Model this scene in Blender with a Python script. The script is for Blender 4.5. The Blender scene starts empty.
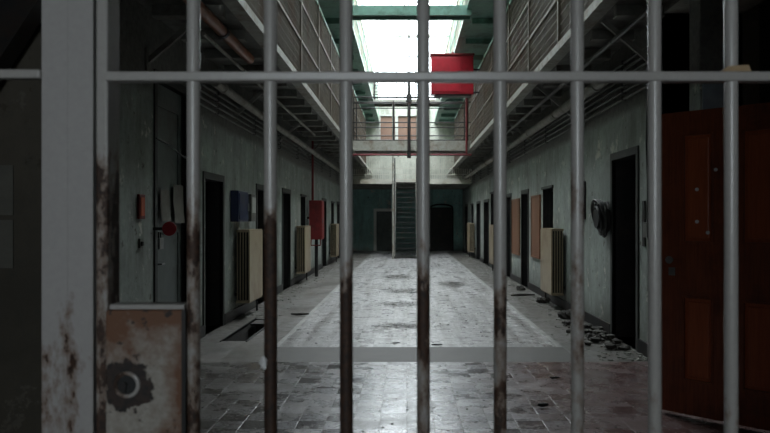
import bpy, math, random
from mathutils import Vector, Matrix
random.seed(7)
C = bpy.context.scene.collection
CAMZ, F, PX, PY = 1.5, 700.0, 407.0, 219.0
def W(px, py, Y):                       # point of the place seen at a pixel, at depth Y (metres from the lens)
    return ((px - PX) * Y / F, Y, CAMZ - (py - PY) * Y / F)

# ------------------------------------------------------------------ mesh builder
class MB:
    def __init__(s): s.v = []; s.f = []; s.mi = []; s.m = 0
    def face(s, pts):
        n = len(s.v); s.v += [tuple(p) for p in pts]; s.f.append(tuple(range(n, n + len(pts)))); s.mi.append(s.m)
    def box(s, x0, x1, y0, y1, z0, z1, M=None):
        n = len(s.v)
        P = [(x0,y0,z0),(x1,y0,z0),(x1,y1,z0),(x0,y1,z0),(x0,y0,z1),(x1,y0,z1),(x1,y1,z1),(x0,y1,z1)]
        if M is not None: P = [tuple(M @ Vector(p)) for p in P]
        s.v += P
        for q in ((0,3,2,1),(4,5,6,7),(0,1,5,4),(1,2,6,5),(2,3,7,6),(3,0,4,7)):
            s.f.append(tuple(n + i for i in q)); s.mi.append(s.m)
        return s
    def tube(s, pts, r, n=10, caps=True):
        pts = [Vector(p) for p in pts]; rs = r if isinstance(r, (list, tuple)) else [r] * len(pts)
        rings = []; up = None
        for i, p in enumerate(pts):
            d = (pts[min(i+1, len(pts)-1)] - pts[max(i-1, 0)])
            if d.length < 1e-9: d = Vector((0,0,1))
            d.normalize()
            if up is None: up = Vector((0,0,1)) if abs(d.z) < .9 else Vector((1,0,0))
            a = d.cross(up); a.normalize(); b = a.cross(d); up = b
            k = len(s.v)
            for j in range(n):
                t = 2*math.pi*j/n
                s.v.append(tuple(p + (a*math.cos(t) + b*math.sin(t)) * rs[i]))
            rings.append(k)
        for k0, k1 in zip(rings, rings[1:]):
            for j in range(n):
                s.f.append((k0+j, k0+(j+1)%n, k1+(j+1)%n, k1+j)); s.mi.append(s.m)
        if caps:
            s.f.append(tuple(rings[0]+j for j in reversed(range(n)))); s.mi.append(s.m)
            s.f.append(tuple(rings[-1]+j for j in range(n))); s.mi.append(s.m)
        return s
    def beam(s, p, q, w, h):            # rectangular bar from p to q, w sideways, h upwards
        p, q = Vector(p), Vector(q); d = q - p; L = d.length; d.normalize()
        up = Vector((0,0,1)) if abs(d.z) < .95 else Vector((0,1,0))
        a = d.cross(up).normalized(); b = a.cross(d)
        M = Matrix(((a.x,d.x,b.x,p.x),(a.y,d.y,b.y,p.y),(a.z,d.z,b.z,p.z),(0,0,0,1)))
        return s.box(-w/2, w/2, 0, L, -h/2, h/2, M)
    def torus(s, c, axis, R, r, n=20, m=8):
        A = Vector(axis).normalized(); u = A.orthogonal().normalized(); v = A.cross(u)
        k = len(s.v); c = Vector(c)
        for i in range(n):
            t = 2*math.pi*i/n; rd = u*math.cos(t) + v*math.sin(t)
            for j in range(m):
                q = 2*math.pi*j/m
                s.v.append(tuple(c + rd*(R + r*math.cos(q)) + A*r*math.sin(q)))
        for i in range(n):
            for j in range(m):
                s.f.append((k+i*m+j, k+((i+1)%n)*m+j, k+((i+1)%n)*m+(j+1)%m, k+i*m+(j+1)%m)); s.mi.append(s.m)
        return s
    def blob(s, c, sx, sy, sz, seed=0, n=7, m=10, rough=.25):
        R = random.Random(seed); k = len(s.v)
        for i in range(n+1):
            th = math.pi*i/n
            for j in range(m):
                ph = 2*math.pi*j/m; q = 1 + R.uniform(-rough, rough)
                if i in (0, n): q = 1
                s.v.append((c[0]+sx*q*math.sin(th)*math.cos(ph), c[1]+sy*q*math.sin(th)*math.sin(ph), c[2]+sz*q*math.cos(th)))
        for i in range(n):
            for j in range(m):
                s.f.append((k+i*m+j, k+(i+1)*m+j, k+(i+1)*m+(j+1)%m, k+i*m+(j+1)%m)); s.mi.append(s.m)
        return s
    def build(s, name, mat, parent=None, smooth=False, bevel=0, loc=None):
        me = bpy.data.meshes.new(name)
        if loc: s.v = [(a-loc[0], b-loc[1], c-loc[2]) for a, b, c in s.v]
        me.from_pydata(s.v, [], s.f); me.update(); me.validate()
        for m in (mat if isinstance(mat, (list, tuple)) else [mat]): me.materials.append(m)
        if len(me.polygons) == len(s.mi): me.polygons.foreach_set('material_index', s.mi)
        if smooth:
            me.polygons.foreach_set('use_smooth', [True]*len(me.polygons))
        o = bpy.data.objects.new(name, me); C.objects.link(o)
        if loc: o.location = loc
        if parent: o.parent = parent
        if smooth:
            try: me.set_sharp_from_angle(angle=math.radians(40))
            except Exception: pass
        if bevel:
            b = o.modifiers.new('edge', 'BEVEL'); b.width = bevel; b.segments = 2; b.limit_method = 'ANGLE'
        return o

def tag(o, label, cat, group=None, kind=None):
    if label: o['label'] = label
    if cat: o['category'] = cat
    if group: o['group'] = group
    if kind: o['kind'] = kind
    return o
def thing(name, loc, label, cat, group=None, kind=None):
    o = bpy.data.objects.new(name, None); C.objects.link(o); o.location = loc; o.empty_display_size = .1
    return tag(o, label, cat, group, kind)
def struct(name, mb, mat, **k):
    o = mb.build(name, mat, **k); o['kind'] = 'structure'; return o
def dup(root, loc, rot=None, label=None, group=None):
    def cp(o, par):
        c = o.copy(); C.objects.link(c); c.parent = par
        for ch in o.children: cp(ch, c)
        return c
    r = cp(root, None); r.location = loc
    if rot is not None: r.rotation_euler = rot
    if label: r['label'] = label
    if group: r['group'] = group
    return r

# ------------------------------------------------------------------ materials
def srgb(r, g, b):
    f = lambda c: ((c/255)/12.92 if c/255 <= .04045 else (((c/255)+.055)/1.055)**2.4)
    return (f(r), f(g), f(b), 1)
class NT:
    def __init__(s, name):
        s.m = bpy.data.materials.new(name); s.m.use_nodes = True; s.t = s.m.node_tree
        s.b = s.t.nodes['Principled BSDF']; s.co = None
    def n(s, typ, **kw):
        x = s.t.nodes.new(typ)
        for k, v in kw.items():
            if k.startswith('i_'):
                key = k[2:]; key = int(key) if key.isdigit() else key.replace('_', ' ')
                if hasattr(v, 'is_output'): s.t.links.new(v, x.inputs[key])
                else: x.inputs[key].default_value = v
            else: setattr(x, k, v)
        return x
    def coord(s, scale=(1,1,1), gen='Object'):
        if s.co is None: s.co = s.n('ShaderNodeTexCoord')
        mp = s.n('ShaderNodeMapping'); s.t.links.new(s.co.outputs[gen], mp.inputs[0]); mp.inputs['Scale'].default_value = scale
        return mp.outputs[0]
    def noise(s, scale=5, detail=6, rough=.6, sc=(1,1,1)):
        return s.n('ShaderNodeTexNoise', i_Vector=s.coord(sc), i_Scale=scale, i_Detail=detail, i_Roughness=rough).outputs['Fac']
    def ramp(s, fac, a, b):
        r = s.n('ShaderNodeMapRange', i_0=fac, i_1=a, i_2=b); return r.outputs[0]
    def math(s, op, a, b=0.0, c=None):
        x = s.n('ShaderNodeMath', operation=op, i_0=a, i_1=b)
        if c is not None:
            if hasattr(c, 'is_output'): s.t.links.new(c, x.inputs[2])
            else: x.inputs[2].default_value = c
        return x.outputs[0]
    def mix(s, fac, a, b, mode='MIX'):
        x = s.n('ShaderNodeMix', data_type='RGBA', blend_type=mode)
        for key, v in (('Factor_Float', fac), ('A_Color', a), ('B_Color', b)):
            i = [q for q in x.inputs if q.identifier == key][0]
            if hasattr(v, 'is_output'): s.t.links.new(v, i)
            else: i.default_value = v
        return [q for q in x.outputs if q.identifier == 'Result_Color'][0]
    def set(s, color=None, rough=None, metal=None, bump=None, bstr=.3, bdist=.01, spec=None):
        for k, v in (('Base Color', color), ('Roughness', rough), ('Metallic', metal), ('Specular IOR Level', spec)):
            if v is None: continue
            if hasattr(v, 'is_output'): s.t.links.new(v, s.b.inputs[k])
            else: s.b.inputs[k].default_value = v
        if bump is not None:
            bn = s.n('ShaderNodeBump', i_Height=bump, i_Strength=bstr, i_Distance=bdist)
            s.t.links.new(bn.outputs[0], s.b.inputs['Normal'])
        return s.m
def simple(name, col, rough=.6, metal=0, var=.3, scale=8, dirt=None, dirt_amt=.5, bstr=.2, spec=None, sc=(1,1,1)):
    t = NT(name); n1 = t.noise(scale, 6, .65, sc); n2 = t.noise(scale*.35, 5, .7, sc)
    dark = tuple(c*(1-var) for c in col[:3]) + (1,)
    c = t.mix(t.ramp(n1, .3, .7), dark, col)
    if dirt: c = t.mix(t.math('MULTIPLY', t.ramp(n2, .5, .68), dirt_amt), c, dirt)
    return t.set(c, rough, metal, n1, bstr, .004, spec)

def wall_material(name, paint, lower=None, flake=srgb(186, 184, 174)):
    t = NT(name)
    big = t.noise(1.3, 8, .7); fine = t.noise(14, 6, .7); streak = t.noise(2.2, 6, .7, (1.3, 1.3, .25)); patch = t.noise(3.1, 10, .75)
    c = t.mix(t.ramp(big, .35, .65), tuple(x*.62 for x in paint[:3])+(1,), paint)
    c = t.mix(t.math('MULTIPLY', t.ramp(streak, .48, .66), .45), c, srgb(70, 66, 56))
    c = t.mix(t.ramp(patch, .585, .61), c, flake)          # flaked paint, plaster showing
    c = t.mix(t.ramp(t.noise(5.3, 10, .78), .61, .63), c, srgb(70, 62, 52))
    c = t.mix(t.math('MULTIPLY', t.ramp(fine, .5, .75), .35), c, srgb(60, 62, 58))
    z = t.n('ShaderNodeSeparateXYZ', i_0=t.coord()).outputs[2]
    damp = t.math('MULTIPLY', t.ramp(t.math('ADD', z, t.math('MULTIPLY', big, .7)), .85, .35), .75)
    c = t.mix(damp, c, srgb(70, 70, 62))
    up = t.ramp(t.math('ADD', z, t.math('MULTIPLY', big, .25)), 2.86, 2.95)  # bare render above the painted dado
    upc = t.mix(t.ramp(fine, .3, .7), srgb(82, 82, 78), srgb(118, 118, 112))
    if lower is None: c = t.mix(up, c, upc)
    return t.set(c, .7, 0, t.math('ADD', t.math('MULTIPLY', t.ramp(patch, .62, .645), -.5), fine), .35, .01)
M = {}
M['wall'] = wall_material('green_wall_paint', srgb(156, 164, 158))
M['wall_upper'] = wall_material('upper_wall_paint', srgb(205, 208, 196), 1)
M['wall_teal'] = wall_material('teal_wall_paint', srgb(160, 206, 202), 1)
M['wall_near'] = wall_material('brown_grey_wall', srgb(88, 82, 71), 1, srgb(98, 92, 82))
M['concrete'] = simple('concrete_soffit', srgb(122, 122, 117), .85, 0, .5, 4, srgb(52, 46, 40), .7, .4)
M['concrete_pale'] = simple('pale_painted_steel', srgb(160, 160, 150), .6, 0, .35, 9, srgb(96, 72, 50), .7)
M['joist'] = simple('joist_paint', srgb(134, 134, 126), .7, 0, .4, 6, srgb(70, 52, 40), .7)
M['green'] = simple('green_steel_paint', srgb(118, 158, 145), .45, 0, .25, 6, srgb(58, 74, 62), .7)
M['green_pale'] = simple('pale_green_steel_paint', srgb(140, 190, 172), .4, 0, .2, 8, srgb(90, 90, 70), .5)
M['wire'] = simple('weathered_cage_wire', srgb(112, 102, 90), .6, .2, .4, 3, srgb(90, 56, 36), .7)
M['wire_pale'] = simple('pale_netting_wire', srgb(196, 194, 182), .6, .0, .2, 3, srgb(140, 120, 90), .5)
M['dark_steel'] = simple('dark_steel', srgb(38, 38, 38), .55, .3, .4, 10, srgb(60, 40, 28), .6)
M['door_dark'] = simple('cell_door_paint_and_shade', srgb(13, 13, 14), .6, 0, .4, 7, srgb(58, 50, 42), .5)  # cell door leaves; on niche sides and recess wall it paints in shade
M['door_frame'] = simple('grimy_door_frame_paint', srgb(50, 53, 50), .6, 0, .4, 7, srgb(50, 42, 34), .6)
M['door_grey'] = simple('grey_steel_door_paint', srgb(92, 100, 98), .55, 0, .3, 5, srgb(48, 44, 38), .7)
M['white_frame'] = simple('off_white_frame_paint', srgb(190, 192, 186), .5, 0, .25, 8, srgb(110, 90, 66), .6)
M['white_bright'] = simple('white_door_frame_paint', srgb(238, 238, 232), .5, 0, .1, 8)
M['beige'] = simple('beige_radiator_enamel', srgb(158, 144, 120), .45, 0, .18, 5, srgb(110, 84, 56), .6)
M['pipe_brown'] = simple('copper_brown_pipe_paint', srgb(150, 92, 62), .4, .1, .35, 9, srgb(60, 34, 22), .7)
M['pipe_grey'] = simple('grey_lagged_pipe', srgb(150, 148, 138), .6, 0, .35, 6, srgb(84, 70, 54), .7)
M['conduit'] = simple('conduit_paint', srgb(98, 100, 94), .5, .1, .4, 9, srgb(46, 42, 36), .7)
M['red'] = simple('red_enamel', srgb(166, 26, 44), .35, 0, .3, 4, srgb(120, 10, 24), .7)
M['red_dark'] = simple('dull_red_paint', srgb(122, 30, 30), .5, 0, .3, 7, srgb(70, 20, 18), .6)
M['red_pipe'] = simple('maroon_pipe_paint', srgb(112, 34, 40), .5, 0, .3, 7, srgb(50, 20, 18), .6)
M['orange'] = simple('orange_warning_panel', srgb(200, 84, 40), .5, 0, .3, 9)
M['board'] = simple('orange_brown_hardboard', srgb(126, 86, 60), .65, 0, .3, 3, srgb(110, 60, 36), .6, sc=(1,1,.25))
M['blue'] = simple('blue_enamel', srgb(22, 36, 72), .4, 0, .3, 6, srgb(20, 26, 40), .6)
M['paper'] = simple('yellowed_paper', srgb(176, 178, 172), .8, 0, .15, 12, srgb(120, 112, 96), .5)
M['paper_old'] = simple('grey_old_paper', srgb(112, 110, 102), .8, 0, .3, 10)
M['black'] = simple('black_rubber', srgb(12, 12, 12), .6, 0, .3, 12)
M['brown_upper'] = simple('brown_door_paint', srgb(130, 100, 84), .6, 0, .2, 5, srgb(90, 64, 50), .5)
M['dirt'] = simple('dark_dirt', srgb(40, 37, 32), .9, 0, .5, 20, srgb(70, 66, 58), .6, .8)
M['rubble'] = simple('broken_plaster', srgb(78, 76, 70), .9, 0, .6, 8, srgb(40, 36, 32), .8, .8)
M['chips'] = simple('paint_flakes', srgb(138, 138, 130), .8, 0, .5, 5, srgb(60, 58, 54), .8)
M['woodchip'] = simple('tan_wood_chip', srgb(176, 150, 116), .7, 0, .25, 30)
M['lint'] = simple('white_lint', srgb(225, 225, 225), .9, 0, .1, 60)
M['zinc'] = simple('worn_metal_fitting', srgb(150, 150, 150), .35, .8, .3, 20)
M['skylight_bar'] = simple('white_glazing_bar_paint', srgb(190, 196, 198), .5, 0, .15, 5)

# glass: thin pane, mostly clear with a reflection
def glass(name, tint, refl=.12):
    m = bpy.data.materials.new(name); m.use_nodes = True; t = m.node_tree
    for x in list(t.nodes): t.nodes.remove(x)
    o = t.nodes.new('ShaderNodeOutputMaterial'); mx = t.nodes.new('ShaderNodeMixShader'); a = t.nodes.new('ShaderNodeBsdfTransparent'); g = t.nodes.new('ShaderNodeBsdfGlossy')
    a.inputs[0].default_value = tint; g.inputs['Roughness'].default_value = .08
    n = t.nodes.new('ShaderNodeTexNoise'); n.inputs['Scale'].default_value = 1.5
    mr = t.nodes.new('ShaderNodeMapRange'); t.links.new(n.outputs['Fac'], mr.inputs[0]); mr.inputs[3].default_value = refl*.6; mr.inputs[4].default_value = refl*1.4
    t.links.new(mr.outputs[0], mx.inputs[0]); t.links.new(a.outputs[0], mx.inputs[1]); t.links.new(g.outputs[0], mx.inputs[2]); t.links.new(mx.outputs[0], o.inputs[0])
    return m
M['glass'] = glass('roof_glass', (.92, .95, .96, 1))
M['glass_dark'] = simple('grimy_dark_glass', srgb(26, 30, 32), .12, 0, .4, 4, srgb(60, 58, 52), .4)

# gate paint: pale grey over rust. Object colour R = height below which rust takes over, G = how much
def gate_material(name, base, gloss=.32):
    t = NT(name); oi = t.n('ShaderNodeObjectInfo'); sp = t.n('ShaderNodeSeparateColor', i_0=oi.outputs['Color'])
    geo = t.n('ShaderNodeNewGeometry'); z = t.n('ShaderNodeSeparateXYZ', i_0=geo.outputs['Position']).outputs[2]
    mp = t.n('ShaderNodeMapping', i_0=geo.outputs['Position']); mp.inputs['Scale'].default_value = (1, 1, .45)
    nz = t.n('ShaderNodeTexNoise', i_Vector=mp.outputs[0], i_Scale=22.0, i_Detail=10.0, i_Roughness=.72).outputs['Fac']
    nf = t.n('ShaderNodeTexNoise', i_Vector=geo.outputs['Position'], i_Scale=110.0, i_Detail=6.0, i_Roughness=.7).outputs['Fac']
    h = t.math('SUBTRACT', sp.outputs[0], z)                       # >0 below the rust line
    lim = t.n('ShaderNodeClamp', i_0=t.math('MULTIPLY', h, 2.2), i_1=-.2, i_2=.3).outputs[0]
    v = t.math('ADD', nz, t.math('MINIMUM', lim, t.math('MULTIPLY', sp.outputs[1], .2)))
    mask = t.ramp(v, .585, .61)
    halo = t.math('MULTIPLY', t.ramp(v, .48, .60), .85)
    c = t.mix(t.ramp(nf, .35, .7), tuple(x*.9 for x in base[:3])+(1,), base)
    c = t.mix(halo, c, srgb(104, 76, 54))
    c = t.mix(mask, c, t.mix(t.ramp(nf, .35, .65), srgb(28, 20, 16), srgb(74, 50, 36)))
    c = t.mix(t.ramp(nf, .70, .74), c, srgb(50, 42, 36))
    r = t.math('ADD', t.math('MULTIPLY', mask, .45), gloss)
    return t.set(c, r, 0, t.math('ADD', t.math('MULTIPLY', mask, -1.0), nf), .3, .001)
M['gate'] = gate_material('grey_gate_paint', srgb(172, 168, 164), .24)
M['post'] = gate_material('grey_post_paint', srgb(166, 162, 160), .5)

def lockbox_material(cx, cz):
    t = NT('rusty_lock_box_paint'); geo = t.n('ShaderNodeNewGeometry'); s3 = t.n('ShaderNodeSeparateXYZ', i_0=geo.outputs['Position'])
    dx = t.math('SUBTRACT', s3.outputs[0], cx); dz = t.math('SUBTRACT', s3.outputs[2], cz)
    d = t.math('SQRT', t.math('ADD', t.math('MULTIPLY', dx, dx), t.math('MULTIPLY', dz, dz)))
    nz = t.n('ShaderNodeTexNoise', i_Vector=geo.outputs['Position'], i_Scale=34.0, i_Detail=9.0, i_Roughness=.7).outputs['Fac']
    nb = t.n('ShaderNodeTexNoise', i_Vector=geo.outputs['Position'], i_Scale=13.0, i_Detail=8.0, i_Roughness=.65).outputs['Fac']
    nf = t.n('ShaderNodeTexNoise', i_Vector=geo.outputs['Position'], i_Scale=120.0, i_Detail=5.0).outputs['Fac']
    dd = t.math('ADD', d, t.math('MULTIPLY', t.math('SUBTRACT', nz, .5), .085))
    hole = t.ramp(dd, .044, .040)
    c = t.mix(t.ramp(nf, .3, .7), srgb(140, 132, 122), srgb(164, 158, 150))
    edge = t.ramp(t.math('SUBTRACT', s3.outputs[2], cz), .03, .11)   # rustier along the top seam
    rightw = t.ramp(dx, .05, .09)
    stain = t.ramp(t.math('ADD', nb, t.math('MULTIPLY', t.math('MAXIMUM', edge, rightw), .24)), .47, .68)
    c = t.mix(stain, c, srgb(104, 68, 44))
    c = t.mix(t.ramp(t.math('ADD', nz, t.math('MULTIPLY', edge, .07)), .625, .645), c, srgb(38, 26, 20))
    c = t.mix(hole, c, t.mix(t.ramp(nf, .4, .6), srgb(20, 14, 12), srgb(48, 32, 24)))
    return t.set(c, .6, 0, t.math('ADD', t.math('MULTIPLY', hole, -1.0), nf), .4, .001)

# floor tiles
STAINS = [(404, 326, .42, .3), (400, 304, .4, .42), (404, 291, .42, .6), (452, 284, .35, .8), (398, 277, .45, 1.0)]
def tiles(name, sx, sy, a, b, mort=.006, tint=False, dirt=.5, gloss=(.2, .6), stains=False, streak=False, joint=.8):
    t = NT(name)
    ch = t.n('ShaderNodeTexBrick', i_Vector=t.coord((1,1,1)), i_Scale=1.0, offset=0.0, squash=1.0)
    ch.inputs['Brick Width'].default_value = sx; ch.inputs['Row Height'].default_value = sy; ch.inputs['Mortar Size'].default_value = mort
    ch.inputs['Mortar Smooth'].default_value = .4; ch.inputs['Color1'].default_value = a; ch.inputs['Color2'].default_value = a; ch.inputs['Mortar'].default_value = srgb(62, 58, 52)
    ck = t.n('ShaderNodeTexChecker', i_Vector=t.coord((1/sx, 1/sy, 0)), i_Scale=1.0)
    big = t.noise(.9, 8, .7); mid = t.noise(3.6, 12, .78); fine = t.noise(28, 7, .75)
    cell = t.n('ShaderNodeTexWhiteNoise', i_Vector=t.n('ShaderNodeVectorMath', operation='FLOOR', i_0=t.coord((1/sx, 1/sy, 0))).outputs[0]).outputs[0]
    c = t.mix(t.math('MULTIPLY', ck.outputs['Fac'], 1.0), a, b)
    c = t.mix(t.math('MULTIPLY', cell, .45), c, srgb(110, 110, 110))
    c = t.mix(t.math('MULTIPLY', t.ramp(ch.outputs['Fac'], 0, 1), joint), c, srgb(56, 52, 47))
    c = t.mix(t.math('MULTIPLY', t.ramp(big, .42, .6), dirt), c, srgb(92, 88, 82))
    c = t.mix(t.math('MULTIPLY', t.ramp(mid, .5, .66), dirt*1.5), c, srgb(70, 65, 59))
    c = t.mix(t.math('MULTIPLY', t.ramp(fine, .46, .62), .65), c, srgb(66, 62, 56))
    c = t.mix(t.math('MULTIPLY', t.ramp(t.noise(11, 8, .8), .53, .6), .6), c, srgb(58, 54, 48))
    if streak:
        st = t.noise(7, 5, .6, (1, .06, 1)); c = t.mix(t.math('MULTIPLY', t.ramp(st, .45, .62), .6), c, srgb(80, 76, 70))
    pos = t.n('ShaderNodeSeparateXYZ', i_0=t.coord())
    if tint:
        c = t.mix(t.math('MULTIPLY', t.ramp(t.math('ADD', pos.outputs[0], t.math('MULTIPLY', mid, .7)), .9, 1.7), .8), c, srgb(86, 62, 58))
        c = t.mix(t.math('MULTIPLY', t.ramp(t.math('SUBTRACT', t.math('MULTIPLY', mid, 1.6), pos.outputs[0]), 1.2, 2.2), .85), c, srgb(62, 58, 52))
    if stains:
        for px, py, rx, ry in STAINS:
            Y = F*CAMZ/(py-PY); X = (px-PX)*Y/F
            dx = t.math('DIVIDE', t.math('SUBTRACT', pos.outputs[0], X), rx); dy = t.math('DIVIDE', t.math('SUBTRACT', pos.outputs[1], Y), ry)
            d = t.math('SQRT', t.math('ADD', t.math('MULTIPLY', dx, dx), t.math('MULTIPLY', dy, dy)))
            d = t.math('ADD', d, t.math('MULTIPLY', t.math('SUBTRACT', mid, .5), 1.1))
            c = t.mix(t.math('MULTIPLY', t.ramp(d, 1.1, .5), .9), c, srgb(50, 47, 40))
    r = t.n('ShaderNodeMapRange', i_0=t.math('ADD', t.math('MULTIPLY', mid, .55), t.math('ADD', t.math('MULTIPLY', big, .3), t.math('MULTIPLY', cell, .08))), i_1=.4, i_2=.58, i_3=gloss[0], i_4=gloss[1]).outputs[0]
    return t.set(c, r, 0, t.math('ADD', t.math('MULTIPLY', ch.outputs['Fac'], -.9*joint), t.math('MULTIPLY', fine, .8)), .5, .004)
M['floor_near'] = tiles('checkered_floor_tiles', .2, .2, srgb(180, 180, 184), srgb(98, 98, 102), dirt=.45, tint=True, gloss=(.16, .5), joint=.5)
M['floor_far'] = tiles('dusty_floor_tiles', .2, .2, srgb(222, 222, 222), srgb(200, 200, 200), .003, dirt=.36, gloss=(.24, .5), stains=True, streak=True, joint=.3)
M['floor_side'] = tiles('worn_side_floor', .5, 1.2, srgb(98, 97, 92), srgb(84, 83, 78), dirt=.8, gloss=(.35, .7), streak=True)
M['band'] = simple('smooth_cement_band', srgb(60, 58, 52), .65, 0, .35, 5, srgb(66, 62, 56), .8)
M['border'] = simple('pale_border_tiles', srgb(156, 156, 152), .5, 0, .45, 7, srgb(90, 86, 80), .9)

# red-brown wood
def wood():
    t = NT('red_brown_varnished_wood'); g = t.noise(9, 8, .7, (6, 6, .35)); p = t.noise(3, 6, .7)
    c = t.mix(t.ramp(g, .3, .7), srgb(96, 44, 26), srgb(136, 70, 40))
    c = t.mix(t.math('MULTIPLY', t.ramp(p, .5, .7), .6), c, srgb(44, 16, 12))
    return t.set(c, .38, 0, g, .15, .003)
M['wood'] = wood()
t = NT('lighter_door_panel_wood'); g = t.noise(9, 8, .7, (6, 6, .35))
M['wood_panel'] = t.set(t.mix(t.ramp(g, .3, .7), srgb(140, 66, 34), srgb(172, 88, 48)), .4, 0, g, .15, .003)

# ------------------------------------------------------------------ the shell
XL, XR, YE, ROOF = -2.60, 2.62, 33.0, 10.2
G1B, G1T, GL, GR = 3.60, 3.69, -1.70, 1.95          # first gallery: underside, top, free edges
G2B, G2T, HL, HR = 6.05, 6.20, -1.38, 1.38          # second gallery
NEAR = 6.6                                          # the low vestibule ends here

def holed(mb, axis, at, u0, u1, v0, v1, holes, depth):
    """a wall face in the plane axis=at, from (u0,v0) to (u1,v1), with niches cut back by depth; the wall is solid behind"""
    us = sorted(set([u0, u1] + [h[0] for h in holes] + [h[1] for h in holes])); vs = sorted(set([v0, v1] + [h[2] for h in holes] + [h[3] for h in holes]))
    def P(u, v, d=0): return {'x': (at + d, u, v), 'y': (u, at + d, v), 'z': (u, v, at + d)}[axis]
    for a, b in zip(us, us[1:]):
        for c, d in zip(vs, vs[1:]):
            m = ((a+b)/2, (c+d)/2)
            if any(h[0] < m[0] < h[1] and h[2] < m[1] < h[3] for h in holes): continue
            mb.face([P(a,c), P(b,c), P(b,d), P(a,d)])
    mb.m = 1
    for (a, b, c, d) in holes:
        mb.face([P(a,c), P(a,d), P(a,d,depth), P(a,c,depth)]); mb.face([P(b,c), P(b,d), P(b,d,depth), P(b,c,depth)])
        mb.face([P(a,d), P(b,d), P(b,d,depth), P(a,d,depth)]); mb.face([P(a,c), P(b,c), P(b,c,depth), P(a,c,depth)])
    mb.m = 0; back = depth * 1.3
    mb.face([P(u0,v0,back), P(u1,v0,back), P(u1,v1,back), P(u0,v1,back)])
    for (a, c, b, d) in ((u0,v0,u1,v0), (u1,v0,u1,v1), (u1,v1,u0,v1), (u0,v1,u0,v0)):
        mb.face([P(a,c), P(b,d), P(b,d,back), P(a,c,back)])

# openings (near Y, far Y, z0, z1, kind)
LEFT = [(7.25, 8.25, 0, 2.95, 'steel'), (8.97, 9.84, 0, 2.02, 'door'), (12.1, 13.0, 0, 2.02, 'door'), (14.6, 15.5, 0, 2.06, 'door'),
        (17.1, 17.9, 1.3, 2.06, 'win'), (21.4, 22.4, 0, 2.06, 'door'), (24.0, 24.9, 1.3, 2.06, 'win'), (26.0, 27.0, 0, 2.06, 'door'), (29.4, 30.3, 0, 2.06, 'door')]
RIGHT = [(7.97, 8.9, 0, 2.24, 'door'), (12.55, 13.5, 1.28, 2.06, 'win'), (15.1, 15.95, 0, 2.06, 'door'), (17.6, 18.4, 0, 2.06, 'door'),
         (21.1, 21.9, 1.25, 2.28, 'win'), (22.45, 23.7, 0, 2.06, 'door'), (25.0, 26.2, 0, 2.06, 'door'), (27.6, 28.5, 1.3, 2.06, 'win'), (30.3, 31.3, 0, 2.06, 'door')]
UPY = [8.2 + 2.9*i for i in range(8)]
upd = [(y, y+.85, G1T, 5.72, 'door') for y in UPY]
upd2 = [(y, y+.85, G2T, 8.2, 'door') for y in UPY]
D = .62
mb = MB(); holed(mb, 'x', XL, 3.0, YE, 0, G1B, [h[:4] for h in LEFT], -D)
struct('wall_left', mb, (M['wall'], M['door_dark']))  # door_dark here paints in shade on the niche sides
mb = MB(); holed(mb, 'x', XL, NEAR, YE, G1B, ROOF, [h[:4] for h in upd + upd2], -D)
struct('wall_left_upper', mb, (M['wall_upper'], M['door_dark']))  # door_dark here paints in shade on the niche sides
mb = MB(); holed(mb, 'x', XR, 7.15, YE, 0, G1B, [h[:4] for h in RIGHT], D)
struct('wall_right', mb, (M['wall'], M['door_dark']))  # door_dark here paints in shade on the niche sides
mb = MB(); holed(mb, 'x', XR, NEAR, YE, G1B, ROOF, [h[:4] for h in upd + upd2], D)
struct('wall_right_upper', mb, (M['wall_upper'], M['door_dark']))  # door_dark here paints in shade on the niche sides
# far wall: teal below, pale above with a tall window
AX0, AX1 = 1.13, 2.12
mb = MB(); holed(mb, 'y', YE, XL, XR, 0, 3.1, [(-1.44, -.68, 0, 1.86), (AX0, AX1, 0, 2.05)], .3)
struct('wall_back', mb, (M['wall_teal'], M['door_frame']))
mb = MB(); holed(mb, 'y', YE, XL, XR, 3.1, 6.9, [(-1.25, -.56, 4.95, 6.35), (-.42, .46, 4.95, 6.35)], .3)
struct('wall_back_upper', mb, (M['wall_upper'], M['door_frame']))
mb = MB(); mb.box(XL, XR, YE, YE+.3, ROOF-.08, ROOF); mb.box(XL, XL+.25, YE, YE+.3, 6.9, ROOF-.08); mb.box(XR-.25, XR, YE, YE+.3, 6.9, ROOF-.08)
struct('wall_back_gable', mb, M['wall_upper'])
# the wall over the vestibule and its ceiling
struct('wall_front_upper', MB().box(XL-.4, XR+.4, NEAR-.3, NEAR, G1T+.25, ROOF), M['wall_upper'])
struct('ceiling', MB().box(-3.5, 3.9, -3.2, NEAR, G1T, G1T+.25), M['concrete'])
struct('ceiling_recess', MB().box(XR, 4.2, NEAR, 7.6, G1T, G1T+.25), M['concrete'])
struct('wall_vestibule_left', MB().box(-3.5, -3.2, -3.2, 3.3, 0, G1T), M['wall_near'])
struct('wall_vestibule_return', MB().box(-3.2, -1.5, 3.0, 3.3, 0, G1T), M['wall_near'])
struct('wall_vestibule_right', MB().box(2.72, 3.9, -3.2, 4.62, 0, G1T), M['wall_near'])
struct('wall_recess', MB().box(3.6, 3.9, 4.62, 7.45, 0, G1T), M['door_dark'])  # near-black colour stands in for the shade of the recess
struct('wall_recess_back', MB().box(XR, 3.6, 7.15, 7.45, 0, G1T), M['wall_near'])
struct('pillar', MB().box(2.70, 2.96, 6.45, 6.7, 0, G1T), M['wall'], bevel=.01)
tag(MB().box(2.72, 2.94, 6.43, 6.449, 1.7, 2.74).build('daylight_patch', simple('pale_blue_daylight', srgb(150, 164, 172), .6)), 'pale blue-grey sheet standing for daylight on the pillar behind the wooden door', 'board')  # pale sheet added in place of daylight falling on the pillar
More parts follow.
